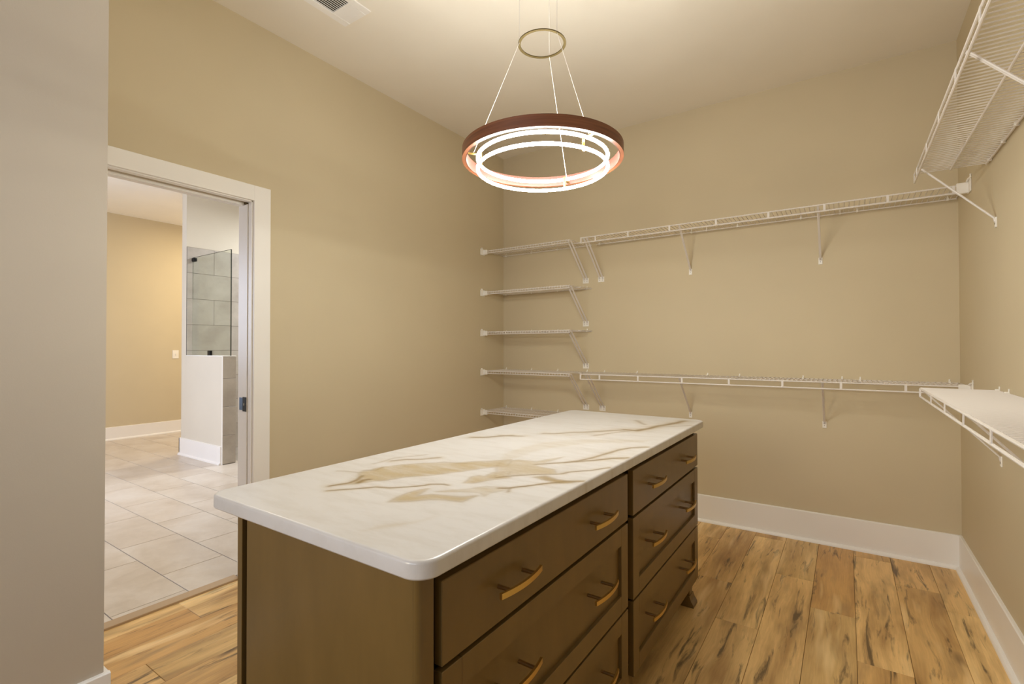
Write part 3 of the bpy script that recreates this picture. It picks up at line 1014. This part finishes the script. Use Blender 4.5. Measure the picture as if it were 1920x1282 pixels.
def shelf(name, label, wall, a0, a1, depth, z, lip, straps, clips, braces, ends, dense_lip, single_wires=False, lip_r=None, cut=0.0, group=None):
    """wall 'back': runs along x at y=0, projecting -y.  wall 'right': runs along y at x=W, projecting -x."""
    if wall == 'back':
        P = lambda s, d, zz: (s, -d, zz)
        al = (1, 0, 0)
    else:
        P = lambda s, d, zz: (W - d, s, zz)
        al = (0, 1, 0)
    rt = root(name, P((a0 + a1) / 2, 0, z), label, 'shelf', group)
    lip_r = lip_r or RR
    d0 = 0.008
    zr = z - WR - RR
    f1 = a1 - cut if wall == 'back' else a1
    MB().tube([P(a0, d0, zr), P(a1, d0, zr)], RR, 8).build('back_rod', M['wire'], rt, smooth=True)
    MB().tube([P(a0, depth * 0.5, zr), P(a1 - cut * .5, depth * 0.5, zr)], RR, 8).build('middle_rod', M['wire'], rt, smooth=True)
    MB().tube([P(a0, depth, zr), P(f1, depth, zr)], lip_r, 8).build('front_rod', M['wire'], rt, smooth=True)
    MB().tube([P(a0, depth + (0.0 if dense_lip else 0.001), z - lip), P(f1, depth + (0.0 if dense_lip else 0.001), z - lip)], lip_r, 8).build('lip_rod', M['wire'], rt, smooth=True)
    n = int(round((a1 - a0 - 0.006) / 0.0254))
    allm = MB()
    one = None
    for i in range(n + 1):
        s = a0 + 0.003 + i * (a1 - a0 - 0.006) / n
        dd = depth if not (cut and s > a1 - cut) else depth * (0.5 + 0.5 * 0) + 0.01
        pts = [P(s, d0 - 0.004, z - WR), P(s, dd + (0.004 if dense_lip else 0.0), z - WR)]
        if dense_lip and dd == depth:
            pts = [P(s, d0 - 0.004, z - WR), P(s, dd + 0.003, z - WR), P(s, dd + 0.007, z - WR - 0.003), P(s, dd + 0.007, z - lip)]
        if not single_wires:
            allm.tube(pts, WR * 0.85, 5)
        elif one is None:
            one = MB()
            one.tube(pts, WR * 0.85, 6)
            o = one.build('cross_wire', M['wire'], rt, origin=P(s, 0, z), smooth=True)
            one = o
            s0 = s
        else:
            o = one.copy()
            COL.objects.link(o)
            o.parent = rt
            o.location = one.location + Vector(al) * (s - s0)
    if not single_wires:
        o = allm.build('cross_wires', M['wire'], rt, smooth=True)
        o['kind'] = 'stuff'
    for s in straps:
        MB().bar(P(s, depth + 0.0035, zr + 0.001), P(s, depth + 0.0040, z - lip + 0.001), 0.012, 0.0030, al).build('lip_strap', M['wire'], rt)
    for s in clips:
        m = MB()
        if wall == 'back':
            m.box(s - 0.006, s + 0.006, -0.016, 0, z - 0.013, z + 0.004, 0.002)
            m.box(s - 0.004, s + 0.004, -0.004, 0, z + 0.004, z + 0.016, 0.001)
        else:
            m.box(W - 0.016, W, s - 0.006, s + 0.006, z - 0.013, z + 0.004, 0.002)
            m.box(W - 0.004, W, s - 0.004, s + 0.004, z + 0.004, z + 0.016, 0.001)
        c = m.build('wall_clip', M['plate'], rt)
    for s, double in braces:
        offs = (-0.013, 0.013) if double else (0,)
        drop = 0.292
        m = MB()
        for o_ in offs:
            for e_ in (-0.0035, 0.0035):
                m.tube([P(s + o_ + e_, depth - 0.004, z - 0.012), P(s + o_ + e_, depth - 0.018, z - 0.024), P(s + o_ + e_, 0.008, z - drop + 0.012), P(s + o_ + e_, 0.005, z - drop - 0.004)], 0.0036, 6)
            m.bar(P(s + o_, depth - 0.016, z - 0.021), P(s + o_, 0.009, z - drop + 0.012), 0.009, 0.003, al)
        br = m.build('support_brace', M['wire'], rt, smooth=True)
        wpl = (0.027 if double else 0.0115)
        m = MB()
        zz0, zz1 = z - drop - 0.030, z - drop + 0.014
        if wall == 'back':
            m.box(s - wpl, s + wpl, -0.005, 0, zz0, zz1, 0.0012)
        else:
            m.box(W - 0.005, W, s - wpl, s + wpl, zz0, zz1, 0.0012)
        m.build('wall_plate', M['plate'], br)
        for o_ in offs:
            q0, q1 = P(s + o_, 0.004, z - drop - 0.014), P(s + o_, 0.0068, z - drop - 0.014)
            MB().tube([q0, q1], 0.0032, 8).build('screw', M['chrome'], br)
    for kind in ends:
        m = MB()
        if kind == 'left':                       # bracket on the left wall, x = 0
            m.box(0, 0.042, -depth - 0.013, -depth + 0.004, z - lip - 0.012, z + 0.004, 0.003)
            m.box(0, 0.006, -depth - 0.052, -depth + 0.012, z - lip - 0.018, z + 0.010, 0.002)
            m.box(0, 0.014, -depth - 0.045, -depth - 0.030, z + 0.008, z + 0.020, 0.003)
        else:                                    # bracket on the right wall
            m.box(W - 0.052, W, -depth - 0.014, -depth + 0.003, z - lip - 0.008, z + 0.004, 0.003)
            m.box(W - 0.006, W, -depth - 0.060, -depth + 0.010, z - lip - 0.010, z + 0.012, 0.002)
            m.tube([(W - 0.012, -depth - 0.020, z + 0.004), (W - 0.010, -depth - 0.040, z + 0.012), (W - 0.004, -depth - 0.060, z + 0.016), (W - 0.004, -depth - 0.062, z + 0.032)], 0.005, 8)
        m.build('end_bracket', M['plate'], rt)
    return rt


which = ['topmost of the five short wire shelves in the left corner', 'second from top of the five short wire shelves in the left corner',
         'middle one of the five short wire shelves in the left corner', 'fourth from top of the five in the left corner',
         'lowest of the five in the left corner, half hidden by the island']
for i, z in enumerate((2.135, 1.772, 1.416, 1.070, 0.716)):
    shelf('wire_shelf', 'white wire shelf, ' + which[i], 'back', 0.006, 0.908, 0.305, z, 0.026, [], (0.035, 0.314, 0.583, 0.864),
          [(0.852, True)], ['left'], True, cut=0.05, group='short wire shelves stacked in the left corner')
shelf('wire_shelf', 'long white wire shelf high on the back wall, right of the corner stack', 'back', 0.952, W - 0.008, 0.305, 2.136, 0.046,
      (0.958, 1.080, 1.341, 1.645, 1.955, 2.268, 2.568, 2.870, 3.150), (0.981, 1.284, 1.720, 1.827, 2.037, 2.427, 2.643, 2.733, 3.165),
      [(0.992, True), (1.711, False), (2.535, False)], ['right'], False, lip_r=0.0046)
shelf('wire_shelf', 'long white wire shelf low on the back wall, right of the corner stack', 'back', 0.948, W - 0.008, 0.305, 1.070, 0.046,
      (0.951, 1.111, 1.413, 1.726, 2.029, 2.339, 2.643, 2.942), (1.021, 1.297, 1.829, 2.044, 2.432, 2.647, 2.742, 3.165),
      [(1.001, True), (1.706, False), (2.550, False)], ['right'], False, lip_r=0.0046)
shelf('wire_shelf', 'large white wire shelf seen from below at the upper right corner', 'right', -4.40, -0.735, 0.262, 2.112, 0.044,
      [-0.745 - 0.01] + [-0.857 - 0.3265 * i for i in range(11)], (-0.80, -1.03, -1.218, -1.6, -2.0, -2.5, -3.1, -3.7, -4.3),
      [(-0.862, False), (-1.945, False), (-3.0, False), (-4.1, False)], [], False, single_wires=True, lip_r=0.0045)
shelf('wire_shelf', 'large white wire shelf seen from above at the lower right edge', 'right', -4.40, -0.872, 0.262, 1.088, 0.042,
      [-0.880] + [-0.900 - 0.02 - 0.3265 * i for i in range(11)], (-0.885, -1.035, -1.4, -1.9, -2.5, -3.1, -3.7, -4.3),
      [(-0.905, False), (-1.89, False), (-3.0, False), (-4.1, False)], [], False, single_wires=True, lip_r=0.0045)
